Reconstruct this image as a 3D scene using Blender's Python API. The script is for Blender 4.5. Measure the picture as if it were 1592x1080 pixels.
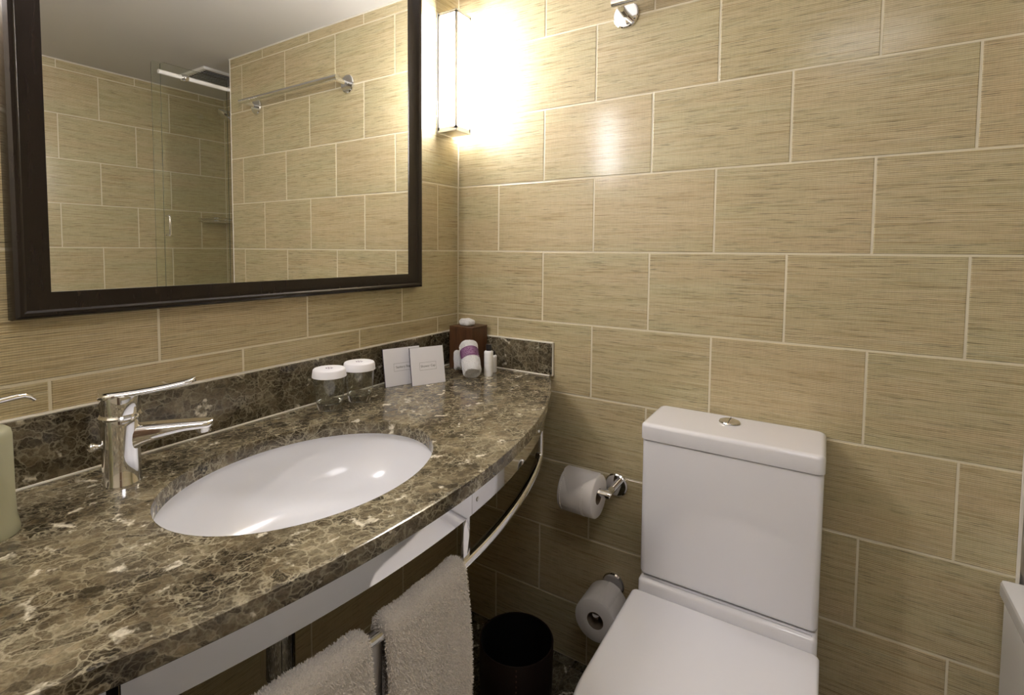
import bpy, bmesh, math, random
import numpy as np
from mathutils import Vector, Matrix

# ------------------------------------------------------------------ scene, camera, exposure, light settings
for o in list(bpy.data.objects):
    bpy.data.objects.remove(o)
SC = bpy.context.scene
COL = SC.collection
PI = math.pi

def camera():
    f, pitch, roll, yaw = 794.35, 0.0540, 0.0077, -0.5683
    px, py = 784.03, 431.26
    fw = Vector((math.sin(yaw)*math.cos(pitch), math.cos(yaw)*math.cos(pitch), -math.sin(pitch)))
    rt = Vector((math.cos(yaw), -math.sin(yaw), 0.0))
    up = rt.cross(fw)
    r2 = rt*math.cos(roll) + up*math.sin(roll)
    u2 = -rt*math.sin(roll) + up*math.cos(roll)
    cd = bpy.data.cameras.new('camera')
    cam = bpy.data.objects.new('camera', cd)
    COL.objects.link(cam)
    M = Matrix(((r2.x, u2.x, -fw.x, 1.1028), (r2.y, u2.y, -fw.y, -1.4245), (r2.z, u2.z, -fw.z, 1.2892), (0, 0, 0, 1)))
    cam.matrix_world = M
    cd.sensor_width = 36.0
    cd.sensor_fit = 'HORIZONTAL'
    cd.lens = 36.0*f/1592.0
    cd.shift_x = (796-px)/1592.0
    cd.shift_y = -(540-py)/1592.0
    cd.clip_start = 0.01
    SC.camera = cam
camera()

SC.view_settings.view_transform = 'Standard'
SC.view_settings.look = 'None'
SC.view_settings.gamma = 1.0
SC.view_settings.use_curve_mapping = False
SC.view_settings.exposure = 0.0

W = bpy.data.worlds.new('world'); SC.world = W
W.use_nodes = True
W.node_tree.nodes['Background'].inputs[0].default_value = (1.0, 0.96, 0.9, 1)
W.node_tree.nodes['Background'].inputs[1].default_value = 0.0
SCONCE_STRENGTH = 73.0
SCONCE_COLOR = (1.0, 0.965, 0.985)
FILL_LIGHT_STRENGTH = 9.0  # fill light added for ambient brightness

# ------------------------------------------------------------------ helpers
def rot_to(v):
    return Vector(v).normalized()

class BM:
    """collects shapes in world coordinates"""
    def __init__(self):
        self.bm = bmesh.new()
    def box(self, x0, x1, y0, y1, z0, z1, bevel=0.0, seg=2):
        b = bmesh.new()
        bmesh.ops.create_cube(b, size=1.0)
        for v in b.verts:
            v.co = Vector(((x0+x1)/2+v.co.x*(x1-x0), (y0+y1)/2+v.co.y*(y1-y0), (z0+z1)/2+v.co.z*(z1-z0)))
        if bevel > 0:
            bmesh.ops.bevel(b, geom=b.edges[:], offset=bevel, segments=seg, profile=0.5, affect='EDGES')
        self._merge(b); return self
    def _merge(self, b):
        me = bpy.data.meshes.new('tmp'); b.to_mesh(me); b.free()
        self.bm.from_mesh(me); bpy.data.meshes.remove(me)
    def lathe(self, prof, origin, axis=(0, 0, 1), n=40, sx=1.0, sy=1.0, xdir=None, cap0=False, cap1=False):
        """prof: list of (radius, height)"""
        az = Vector(axis).normalized()
        ax = Vector(xdir).normalized() if xdir else (Vector((1, 0, 0)) if abs(az.x) < .9 else Vector((0, 1, 0)))
        ax = (ax - az*ax.dot(az)).normalized(); ay = az.cross(ax)
        O = Vector(origin); rings = []
        for r, h in prof:
            if r < 1e-6:
                rings.append([self.bm.verts.new(O+az*h)])
            else:
                rings.append([self.bm.verts.new(O+az*h+ax*(r*sx*math.cos(2*PI*i/n))+ay*(r*sy*math.sin(2*PI*i/n))) for i in range(n)])
        for a, b in zip(rings[:-1], rings[1:]):
            for i in range(n):
                j = (i+1) % n
                if len(a) == 1 and len(b) == 1: continue
                if len(a) == 1: self.bm.faces.new((a[0], b[j], b[i]))
                elif len(b) == 1: self.bm.faces.new((a[i], a[j], b[0]))
                else: self.bm.faces.new((a[i], a[j], b[j], b[i]))
        if cap0: self.bm.faces.new(rings[0][::-1])
        if cap1: self.bm.faces.new(rings[-1])
        return self
    def sweep(self, path, section, up=(0, 0, 1), caps=True, scales=None):
        """section: list of (a,b) in the (side, up) plane, swept along path"""
        path = [Vector(p) for p in path]; n = len(path); rings = []
        prev_up = Vector(up)
        for i, p in enumerate(path):
            t = (path[min(i+1, n-1)]-path[max(i-1, 0)]).normalized()
            u = prev_up - t*prev_up.dot(t)
            if u.length < 1e-5: u = Vector((1, 0, 0)) - t*t.x
            u.normalize(); s = t.cross(u).normalized(); prev_up = u
            k = scales[i] if scales else (1, 1)
            rings.append([self.bm.verts.new(p+s*(a*k[0])+u*(b*k[1])) for a, b in section])
        m = len(section)
        for a, b in zip(rings[:-1], rings[1:]):
            for i in range(m):
                j = (i+1) % m
                self.bm.faces.new((a[i], b[i], b[j], a[j]))
        if caps:
            self.bm.faces.new(rings[0]); self.bm.faces.new(rings[-1][::-1])
        return self
    def tube(self, path, r, n=12, caps=True, up=(0, 0, 1)):
        if not isinstance(r, (list, tuple)): r = [r]*len(path)
        sec = [(math.cos(2*PI*i/n), math.sin(2*PI*i/n)) for i in range(n)]
        return self.sweep(path, sec, up, caps, [(q, q) for q in r])
    def prism(self, pts, z0, z1, top_in=0.0, bot_in=0.0, seg=3):
        """vertical prism of a counter-clockwise outline with rounded top/bottom arrises"""
        c = [Vector((p[0], p[1])) for p in pts]
        def ring(off, z):
            return [self.bm.verts.new((q.x, q.y, z)) for q in offset(c, off)]
        rs = []
        if bot_in > 0:
            for k in range(seg+1):
                a = PI/2*k/seg
                rs.append(ring(-bot_in*(1-math.sin(a)), z0+bot_in*(1-math.cos(a))))
        else: rs.append(ring(0, z0))
        if top_in > 0:
            for k in range(seg+1):
                a = PI/2*k/seg
                rs.append(ring(-top_in*(1-math.cos(a)), z1-top_in*(1-math.sin(a))))
        else: rs.append(ring(0, z1))
        if top_in > 0: rs.append(ring(-top_in-.004, z1))
        m = len(c)
        for a, b in zip(rs[:-1], rs[1:]):
            for i in range(m):
                j = (i+1) % m
                self.bm.faces.new((a[i], a[j], b[j], b[i]))
        self.bm.faces.new(rs[0][::-1]); self.bm.faces.new(rs[-1])
        return self
    def quad(self, *p):
        self.bm.faces.new([self.bm.verts.new(q) for q in p]); return self

def offset(c, d):
    n = len(c); out = []
    for i in range(n):
        a, b, e = c[i-1], c[i], c[(i+1) % n]
        t1 = (b-a).normalized(); t2 = (e-b).normalized()
        n1 = Vector((t1.y, -t1.x)); n2 = Vector((t2.y, -t2.x))
        m = n1+n2
        if m.length < 1e-6: m = n1.copy()
        m.normalize(); k = max(0.4, m.dot(n1))
        out.append(b+m*(d/k))
    return out

def rrect(x0, x1, y0, y1, r, n=6):
    """rounded rectangle, counter-clockwise; r may be 4 radii (x0y0, x1y0, x1y1, x0y1)"""
    if not isinstance(r, (tuple, list)): r = [r]*4
    cs = [(x0, y0, 1, 1, PI), (x1, y0, -1, 1, 1.5*PI), (x1, y1, -1, -1, 0), (x0, y1, 1, -1, .5*PI)]
    pts = []
    for (x, y, sx, sy, a0), rr in zip(cs, r):
        if rr <= 0: pts.append((x, y)); continue
        for k in range(n+1):
            a = a0+PI/2*k/n
            pts.append((x+sx*rr+rr*math.cos(a), y+sy*rr+rr*math.sin(a)))
    return pts

def finish(o, smooth=True, angle=35):
    me = o.data
    if smooth:
        for p in me.polygons: p.use_smooth = True
        me.set_sharp_from_angle(angle=math.radians(angle))

def obj(name, b, mat, parent=None, smooth=True, angle=35, flip=True):
    bm = b.bm if isinstance(b, BM) else b
    if flip: bmesh.ops.recalc_face_normals(bm, faces=bm.faces[:])
    me = bpy.data.meshes.new(name)
    if parent is not None:
        root = parent
        loc = Vector((0, 0, 0))
        while root is not None:
            loc += Vector(root.location); root = root.parent
        bmesh.ops.translate(bm, verts=bm.verts[:], vec=-loc)
    bm.to_mesh(me); bm.free()
    me.materials.append(mat)
    o = bpy.data.objects.new(name, me); COL.objects.link(o)
    if parent is not None: o.parent = parent
    finish(o, smooth, angle)
    return o

def raw(name, verts, faces, mat, parent=None, smooth=False):
    me = bpy.data.meshes.new(name)
    v = np.asarray(verts, dtype=float)
    if parent is not None:
        root = parent; loc = Vector((0, 0, 0))
        while root is not None:
            loc += Vector(root.location); root = root.parent
        v = v-np.array(loc)
    me.from_pydata([tuple(p) for p in v], [], faces)
    me.materials.append(mat)
    o = bpy.data.objects.new(name, me); COL.objects.link(o)
    if parent is not None: o.parent = parent
    if smooth: finish(o)
    return o

def tag(o, label=None, cat=None, group=None, kind=None):
    if label: o['label'] = label
    if cat: o['category'] = cat
    if group: o['group'] = group
    if kind: o['kind'] = kind
    return o

def thing(name, label, cat, loc, group=None):
    o = bpy.data.objects.new(name, None); COL.objects.link(o)
    o.location = loc; o.empty_display_size = 0.05
    return tag(o, label, cat, group)

# ------------------------------------------------------------------ materials
def mat(name, color=(.8, .8, .8), rough=.5, metal=0.0, coat=0.0, ior=None, trans=0.0, spec=None, emit=None, estr=0, sheen=0):
    m = bpy.data.materials.new(name); m.use_nodes = True
    p = m.node_tree.nodes['Principled BSDF']
    p.inputs['Base Color'].default_value = (*color, 1)
    p.inputs['Roughness'].default_value = rough
    p.inputs['Metallic'].default_value = metal
    p.inputs['Coat Weight'].default_value = coat
    p.inputs['Coat Roughness'].default_value = 0.03
    p.inputs['Transmission Weight'].default_value = trans
    p.inputs['Sheen Weight'].default_value = sheen
    if ior: p.inputs['IOR'].default_value = ior
    if spec is not None: p.inputs['Specular IOR Level'].default_value = spec
    if emit:
        p.inputs['Emission Color'].default_value = (*emit, 1); p.inputs['Emission Strength'].default_value = estr
    return m

class N:
    def __init__(self, m):
        self.t = m.node_tree; self.p = self.t.nodes['Principled BSDF']
    def new(self, typ, **kw):
        n = self.t.nodes.new(typ)
        for k, v in kw.items():
            setattr(n, k, v)
        return n
    def link(self, a, b): self.t.links.new(a, b)
    def coords(self, scale=(1, 1, 1), rnd=0.0, rot=(0, 0, 0)):
        tc = self.new('ShaderNodeTexCoord'); mp = self.new('ShaderNodeMapping')
        mp.inputs['Scale'].default_value = scale; mp.inputs['Rotation'].default_value = rot
        if rnd:
            oi = self.new('ShaderNodeObjectInfo'); mu = self.new('ShaderNodeMath', operation='MULTIPLY')
            mu.inputs[1].default_value = rnd; self.link(oi.outputs['Random'], mu.inputs[0])
            cb = self.new('ShaderNodeCombineXYZ')
            for i in range(3): self.link(mu.outputs[0], cb.inputs[i])
            ad = self.new('ShaderNodeVectorMath', operation='ADD')
            self.link(tc.outputs['Object'], ad.inputs[0]); self.link(cb.outputs[0], ad.inputs[1])
            self.link(ad.outputs[0], mp.inputs['Vector'])
        else: self.link(tc.outputs['Object'], mp.inputs['Vector'])
        return mp.outputs[0]
    def noise(self, vec, scale, detail=3, rough=.5, dist=0):
        n = self.new('ShaderNodeTexNoise'); n.inputs['Scale'].default_value = scale
        n.inputs['Detail'].default_value = detail; n.inputs['Roughness'].default_value = rough
        n.inputs['Distortion'].default_value = dist
        self.link(vec, n.inputs['Vector']); return n
    def ramp(self, fac, stops):
        r = self.new('ShaderNodeValToRGB'); e = r.color_ramp.elements
        while len(e) < len(stops): e.new(0.5)
        for el, (p, c) in zip(e, stops):
            el.position = p; el.color = (*c, 1) if len(c) == 3 else c
        self.link(fac, r.inputs[0]); return r.outputs[0]
    def mix(self, fac, a, b, mode='MIX'):
        n = self.new('ShaderNodeMix', data_type='RGBA', blend_type=mode)
        for s, v in ((n.inputs[0], fac), (n.inputs[6], a), (n.inputs[7], b)):
            if isinstance(v, (int, float)): s.default_value = v
            elif isinstance(v, tuple): s.default_value = (*v, 1)
            else: self.link(v, s)
        return n.outputs[2]
    def bump(self, h, strength, dist=0.001):
        b = self.new('ShaderNodeBump'); b.inputs['Strength'].default_value = strength
        b.inputs['Distance'].default_value = dist
        self.link(h, b.inputs['Height']); self.link(b.outputs[0], self.p.inputs['Normal'])

def tile_material():
    m = mat('woven_effect_ceramic', rough=.40, spec=.35, coat=.45); n = N(m)
    G = lambda v: (v, v, v)
    v1 = n.coords((7.0, 1, 260.0), 7.0)
    v2 = n.coords((17.0, 1, 560.0), 3.0)
    v3 = n.coords((1.5, 1, 12.0), 5.0)
    v4 = n.coords((560.0, 1, 40.0), 5.0)
    a = n.noise(v1, 1.0, 3, .6, .2).outputs[0]
    b = n.noise(v2, 1.0, 3, .6).outputs[0]
    c = n.noise(v3, 1.0, 3, .5).outputs[0]
    d = n.noise(v4, 1.0, 1, .5).outputs[0]
    base = n.ramp(a, [(.26, (.38, .285, .145)), (.40, (.52, .432, .258)), (.55, (.585, .50, .31)), (.75, (.64, .565, .38))])
    warm = n.ramp(c, [(.35, (.97, 1.0, .97)), (.65, (1.03, .99, .97))])
    col = n.mix(1.0, base, warm, 'MULTIPLY')
    streak = n.ramp(b, [(.32, G(.30)), (.43, G(1.0))])
    col = n.mix(.85, col, streak, 'MULTIPLY')
    thr = n.ramp(d, [(.35, G(.93)), (.6, G(1.02))])
    col = n.mix(.8, col, thr, 'MULTIPLY')
    # horizontal ribs about 4 mm apart
    w = n.new('ShaderNodeTexWave'); w.wave_type = 'BANDS'; w.bands_direction = 'Z'
    w.inputs['Scale'].default_value = 1.0/0.0042/ (2*PI) * 2; w.inputs['Distortion'].default_value = 1.6
    w.inputs['Detail'].default_value = 2; w.inputs['Detail Scale'].default_value = 0.6
    n.link(n.coords((0.35, 1, 1), 3.0), w.inputs['Vector'])
    rib = n.ramp(w.outputs[1], [(.0, G(.66)), (.45, G(1.05))])
    col = n.mix(.75, col, rib, 'MULTIPLY')
    n.link(col, n.p.inputs['Base Color'])
    n.p.inputs['Coat Roughness'].default_value = .17
    hh = n.mix(.5, w.outputs[1], b)
    n.bump(hh, .45, .0014)
    return m

def marble_material(name='dark_emperador_marble', tint=1.0):
    m = mat(name, rough=.15, spec=.5); n = N(m)
    vec = n.coords((1, 1, 1), 0, (0.2, 0.1, 0.45))
    st = n.new('ShaderNodeMapping'); st.inputs['Scale'].default_value = (1.0, .62, 1.0); n.link(vec, st.inputs['Vector'])
    dn = n.noise(vec, 14, 4, .6)
    sub = n.new('ShaderNodeVectorMath', operation='SCALE'); sub.inputs['Scale'].default_value = .045
    n.link(dn.outputs['Color'], sub.inputs[0])
    ad = n.new('ShaderNodeVectorMath', operation='ADD'); n.link(st.outputs[0], ad.inputs[0]); n.link(sub.outputs[0], ad.inputs[1])
    dn2 = n.noise(vec, 60, 3, .6)
    sub2 = n.new('ShaderNodeVectorMath', operation='SCALE'); sub2.inputs['Scale'].default_value = .013
    n.link(dn2.outputs['Color'], sub2.inputs[0])
    ad2 = n.new('ShaderNodeVectorMath', operation='ADD'); n.link(ad.outputs[0], ad2.inputs[0]); n.link(sub2.outputs[0], ad2.inputs[1])
    def vor(scale, feat, rnd=1.0):
        v = n.new('ShaderNodeTexVoronoi', feature=feat); v.inputs['Scale'].default_value = scale
        v.inputs['Randomness'].default_value = rnd
        n.link(ad2.outputs[0], v.inputs['Vector']); return v
    G = lambda v: (v, v, v)
    T = lambda r, g, b: (r*tint, g*tint, b*tint)
    e1 = vor(62, 'DISTANCE_TO_EDGE'); e2 = vor(150, 'DISTANCE_TO_EDGE'); e3 = vor(22, 'DISTANCE_TO_EDGE')
    c1 = vor(62, 'F1')
    big = n.noise(vec, 9, 5, .65).outputs[0]
    med = n.noise(vec, 45, 6, .7).outputs[0]
    fine = n.noise(vec, 170, 5, .75).outputs[0]
    base = n.ramp(big, [(.34, T(.034, .024, .013)), (.45, T(.082, .063, .036)), (.56, T(.150, .122, .075)), (.70, T(.25, .21, .14))])
    cell = n.ramp(c1.outputs['Color'], [(.15, G(.45)), (.85, G(1.5))])
    col = n.mix(.8, base, cell, 'MULTIPLY')
    mm = n.ramp(med, [(.32, G(.5)), (.68, G(1.45))])
    col = n.mix(.9, col, mm, 'MULTIPLY')
    ff = n.ramp(fine, [(.3, G(.65)), (.7, G(1.35))])
    col = n.mix(.9, col, ff, 'MULTIPLY')
    # veins around the cells, stronger where a mask says so
    vm = n.ramp(n.noise(vec, 20, 3, .6).outputs[0], [(.34, G(.10)), (.58, G(1))])
    k2 = n.ramp(e2.outputs[0], [(0.0, G(.70)), (.13, G(0))])
    f2 = n.mix(1.0, k2, vm, 'MULTIPLY')
    col = n.mix(f2, col, T(.28, .245, .165))
    k1 = n.ramp(e1.outputs[0], [(0.0, G(.90)), (.09, G(0))])
    f1 = n.mix(1.0, k1, vm, 'MULTIPLY')
    col = n.mix(f1, col, T(.40, .355, .25))
    wm = n.ramp(n.noise(vec, 26, 4, .6).outputs[0], [(.59, G(0)), (.64, G(1))])
    k3 = n.ramp(e3.outputs[0], [(0.0, G(1)), (.11, G(0))])
    f3 = n.mix(1.0, k3, wm, 'MULTIPLY')
    col = n.mix(f3, col, (.78, .72, .58))
    n.link(col, n.p.inputs['Base Color'])
    return m

def wood_material(name, dark, light, scale=60, rough=.35):
    m = mat(name, rough=rough); n = N(m)
    v = n.coords((1.0, 1.0, .12))
    a = n.noise(v, scale, 5, .65, .6).outputs[0]
    n.link(n.ramp(a, [(.3, dark), (.7, light)]), n.p.inputs['Base Color'])
    n.bump(a, .1, .0006)
    return m

def towel_material(name, col):
    m = mat(name, rough=.95, sheen=.3); n = N(m)
    v = n.coords((1, 1, 1))
    a = n.noise(v, 420, 3, .7).outputs[0]
    b = n.noise(v, 30, 3, .6).outputs[0]
    c = n.ramp(a, [(.25, tuple(x*.72 for x in col)), (.65, col)])
    c = n.mix(.35, c, n.ramp(b, [(.35, (.85, .85, .85)), (.65, (1.05, 1.05, 1.05))]), 'MULTIPLY')
    n.link(c, n.p.inputs['Base Color']); n.bump(a, .8, .003)
    return m

def bumpy(m, scale, strength, dist=.001, stretch=(1, 1, 1)):
    n = N(m); n.bump(n.noise(n.coords(stretch), scale, 4, .6).outputs[0], strength, dist); return m

M_TILE = tile_material()
M_GROUT = bumpy(mat('cream_grout', (.76, .70, .54), .5), 300, .3)
M_SEAL = mat('white_silicone', (.78, .74, .66), .45)
M_MARBLE = marble_material()
M_SPLASH = marble_material('dark_emperador_marble_upstand', .8)
M_FLOOR = marble_material('dark_marble_floor_tile', .6)
M_CHROME = bumpy(mat('polished_chrome', (.86, .86, .87), .045, 1.0), 12, .015, .002)
M_SATIN = mat('satin_chrome', (.70, .69, .67), .18, 1.0)
M_SCFRAME = mat('brushed_nickel', (.42, .41, .40), .32, 1.0)
M_MIRROR = mat('silvered_mirror', (.93, .94, .92), .003, 1.0)
M_CERAMIC = bumpy(mat('white_glazed_ceramic', (.85, .845, .88), .07, 0, .6), 6, .02, .004)
M_CERAMIC2 = mat('white_basin_ceramic', (.84, .845, .88), .16, 0, .25)
M_ACRYLIC = mat('white_acrylic', (.80, .80, .82), .16, 0, .3)
M_SEAT = mat('white_thermoset_seat', (.85, .845, .88), .10, 0, .5)
M_PAINT = bumpy(mat('warm_grey_ceiling_paint', (.60, .585, .56), .45), 180, .15)
M_WALLP = bumpy(mat('cream_wall_paint', (.60, .54, .42), .6), 180, .15)
M_FRAME = wood_material('espresso_lacquered_frame', (.010, .007, .006), (.022, .015, .012), 90, .22)
M_BOX = wood_material('brown_stained_wood', (.055, .022, .009), (.125, .055, .022), 70, .45)
M_DOOR = wood_material('walnut_door', (.10, .055, .03), (.18, .10, .055), 40, .4)
M_TOWEL = towel_material('cream_terry', (.88, .83, .77))
M_PILE = mat('terry_loops', (.92, .87, .81), .95, sheen=.3)
M_WTOWEL = towel_material('white_terry', (.95, .95, .96))
M_WPILE = mat('white_terry_loops', (.96, .96, .97), .95)
M_PAPER = bumpy(mat('toilet_tissue_paper', (.89, .86, .84), .9), 500, .35, .001)
M_CARDTUBE = mat('grey_cardboard', (.25, .19, .13), .9)
M_CARD = mat('white_card', (.88, .88, .94), .5)
M_NAVY = mat('navy_card_edge', (.035, .03, .07), .5)
M_INK = mat('grey_ink', (.20, .20, .23), .7)
M_PURPLE = mat('purple_paper_band', (.17, .055, .16), .55)
M_PURPLE2 = mat('pale_print', (.52, .36, .50), .6)
M_BIN = bumpy(mat('dark_brown_leather', (.018, .009, .007), .42), 260, .5, .001)
M_BININ = mat('bin_black_lining', (.004, .004, .004), .6)
M_STITCH = mat('brown_stitching', (.12, .06, .04), .7)
M_BLACK = mat('black_plastic', (.012, .011, .012), .3)
M_WPLAST = mat('white_bottle_plastic', (.92, .92, .93), .35)
M_DARK = mat('gap_shade', (.01, .01, .012), .8)  # near-black that paints shade in gaps and recesses
M_CAP = mat('white_paper_cap', (.94, .93, .97), .6)

def glass_material(name, color, rough=0.0, ior=1.45):
    m = mat(name, color, rough, 0, 0, ior, 1.0); return m
M_GLASS = glass_material('clear_tumbler_glass', (.97, .98, .97))
M_FROST = mat('frosted_sage_glass', (.62, .61, .42), .42, trans=.35, ior=1.3)

def pane_material():
    m = bpy.data.materials.new('green_tinted_screen_glass'); m.use_nodes = True
    t = m.node_tree; t.nodes.clear()
    out = t.nodes.new('ShaderNodeOutputMaterial'); tr = t.nodes.new('ShaderNodeBsdfTransparent')
    gl = t.nodes.new('ShaderNodeBsdfGlossy'); lw = t.nodes.new('ShaderNodeLayerWeight'); lw.inputs[0].default_value = .5
    pw = t.nodes.new('ShaderNodeMath'); pw.operation = 'POWER'; pw.inputs[1].default_value = 4.0
    fr = t.nodes.new('ShaderNodeMapRange'); fr.inputs[3].default_value = .05; fr.inputs[4].default_value = .85
    t.links.new(lw.outputs['Facing'], pw.inputs[0]); t.links.new(pw.outputs[0], fr.inputs[0]); mx = t.nodes.new('ShaderNodeMixShader')
    tr.inputs[0].default_value = (.90, .93, .87, 1); gl.inputs['Roughness'].default_value = .01
    gl.inputs[0].default_value = (1, 1, 1, 1)
    t.links.new(fr.outputs[0], mx.inputs[0]); t.links.new(tr.outputs[0], mx.inputs[1]); t.links.new(gl.outputs[0], mx.inputs[2])
    t.links.new(mx.outputs[0], out.inputs[0]); return m
M_PANE = pane_material()
M_THIN = pane_material(); M_THIN.name = 'thin_clear_glass'
for q in M_THIN.node_tree.nodes:
    if q.type == 'BSDF_TRANSPARENT': q.inputs[0].default_value = (.975, .985, .975, 1)
M_PANE_EDGE = mat('dark_green_glass_edge', (.09, .11, .08), .15)
M_SEALSTRIP = pane_material(); M_SEALSTRIP.name = 'clear_seal_strip'
M_DIFF = mat('lit_opal_diffuser', (.9, .9, .9), .4, emit=SCONCE_COLOR, estr=SCONCE_STRENGTH)
M_FILL = mat('lit_fill_diffuser', (.9, .9, .9), .4, emit=(1, .965, .98), estr=FILL_LIGHT_STRENGTH)

# ------------------------------------------------------------------ setting
XF, XE, YS, YFR, ZC = 2.17, 1.452, .368, -1.64, 2.21
TW, TH, LV0 = .33702, .22, 1.2848
GD = .0012          # grout sits this deep behind the tile faces

def structure(name, b, m, **kw):
    o = obj(name, b, m, None, **kw); o['kind'] = 'structure'; return o

wall_back = structure('wall_back', BM().box(-.1, XE-GD, GD, YS-.02, -.02, ZC), M_GROUT, smooth=False)
wall_left = structure('wall_left', BM().box(-.12, -GD, YFR-.1, .1, -.02, ZC), M_GROUT, smooth=False)
wall_right = structure('wall_right', BM().box(XF+GD, XF+.1, YFR-.1, YS+.1, -.02, ZC), M_GROUT, smooth=False)
wall_shower = structure('wall_rear', BM().box(XE-.3, XF+.05, YS+GD, YS+.12, -.02, ZC), M_GROUT, smooth=False)
wall_front = structure('wall_front', BM().box(-.12, XF+.1, YFR-.1, YFR, -.02, ZC), M_WALLP, smooth=False)
ceiling = structure('ceiling', BM().box(-.12, XF+.12, YFR-.1, YS+.12, ZC, ZC+.08), M_PAINT, smooth=False)
floor = structure('floor', BM().box(-.12, XF+.12, YFR-.1, YS+.12, -.06, -.0015), mat('dark_floor_grout', (.10, .085, .06), .8), smooth=False)

tile_meshes = {}
def tile_mesh(w, h, material, th=.006):
    key = (round(w, 4), round(h, 4), material.name)
    if key in tile_meshes: return tile_meshes[key]
    e = .0014
    v = [(0, 0, 0), (w, 0, 0), (w, 0, h), (0, 0, h)]
    v = [(x, th, z) for x, _, z in v] + [(x, .0010, z) for x, _, z in v] + [(e, 0, e), (w-e, 0, e), (w-e, 0, h-e), (e, 0, h-e)]
    f = [(8, 9, 10, 11)]
    for i in range(4):
        j = (i+1) % 4
        f.append((4+i, 4+j, 8+j, 8+i)); f.append((i, j, 4+j, 4+i))
    me = bpy.data.meshes.new('tile'); me.from_pydata(v, [], f); me.materials.append(material)
    tile_meshes[key] = me; return me

rng = random.Random(3)
def tile_wall(wall, origin, rotz, length, even, odd, zlo=0.0, zhi=ZC, g=.0047):
    """tiles run along local +x from origin, faces towards local -y"""
    M = Matrix.Translation(origin) @ Matrix.Rotation(rotz, 4, 'Z')
    for k in range(-6, 5):
        z0, z1 = LV0+k*TH, LV0+(k+1)*TH
        a, b = max(z0+g/2, zlo+.002), min(z1-g/2, zhi-.004)
        if b-a < .012: continue
        ph = even if k % 2 == 0 else odd
        n0 = -int(ph//TW)-2
        for i in range(n0, n0+int(length/TW)+5):
            s0, s1 = ph+i*TW, ph+(i+1)*TW
            p, q = max(s0+g/2, .002), min(s1-g/2, length-.002)
            if q-p < .012: continue
            o = bpy.data.objects.new('tile', tile_mesh(q-p, b-a, M_TILE))
            o.matrix_world = M @ Matrix.Translation((p, rng.uniform(-.0003, .0003), a))
            COL.objects.link(o); o.parent = wall
# toilet wall: local x = +x
tile_wall(wall_back, (0, 0, 0), 0, XE-.004, .1687, 0.0)
# mirror wall: local x runs towards +y, face towards +x
tile_wall(wall_left, (0, YFR, 0), PI/2, -YFR, (-YFR-.1085) % TW, (-YFR-.277) % TW)
# far wall: face towards -x
tile_wall(wall_right, (XF, YS, 0), -PI/2, YS-YFR, (YS+.122) % TW, (YS-.049) % TW)
# recess end wall
tile_wall(wall_shower, (XE, YS, 0), 0, XF-XE, .10, .27)
# return of the toilet wall facing the bath
end = structure('trim_1', BM().box(XE-.006, XE, -.001, YS, 0, ZC, .0008, 1), M_SEAL)

def floor_tiles():
    w = .33
    xs = [-.12+0*w]; x0 = .467-2*w
    me = bpy.data.meshes.new('floor_tile')
    g, e = .003, .0012
    a, b = g/2, w-g/2
    v = [(a, a, -.006), (b, a, -.006), (b, b, -.006), (a, b, -.006), (a, a, -.0008), (b, a, -.0008), (b, b, -.0008), (a, b, -.0008),
         (a+e, a+e, 0), (b-e, a+e, 0), (b-e, b-e, 0), (a+e, b-e, 0)]
    f = [(8, 9, 10, 11)]
    for i in range(4):
        j = (i+1) % 4; f.append((4+i, 4+j, 8+j, 8+i)); f.append((i, j, 4+j, 4+i))
    me.from_pydata(v, [], f); me.materials.append(M_FLOOR)
    for i in range(0, 6):
        for j in range(-5, 1):
            o = bpy.data.objects.new('floor_tile', me); COL.objects.link(o)
            o.location = (x0+i*w, -.03+(j)*w, 0); o.parent = floor
floor_tiles()

# ------------------------------------------------------------------ vanity counter
ZT, ZB = .896, .868
ACX, ACY, AR = -.9214, -.8121, 1.5215
def arc_x(y, off=0.0): return ACX+math.sqrt((AR+off)**2-(y-ACY)**2)
def arc_pts(y0, y1, off, z, n=40):
    """points of the counter front curve moved by off, from y0 to y1"""
    return [Vector((arc_x(y0+(y1-y0)*i/n, off), y0+(y1-y0)*i/n, z)) for i in range(n+1)]
SKX, SKY, SKA, SKB = .318, -.842, .1915, .2505

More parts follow.
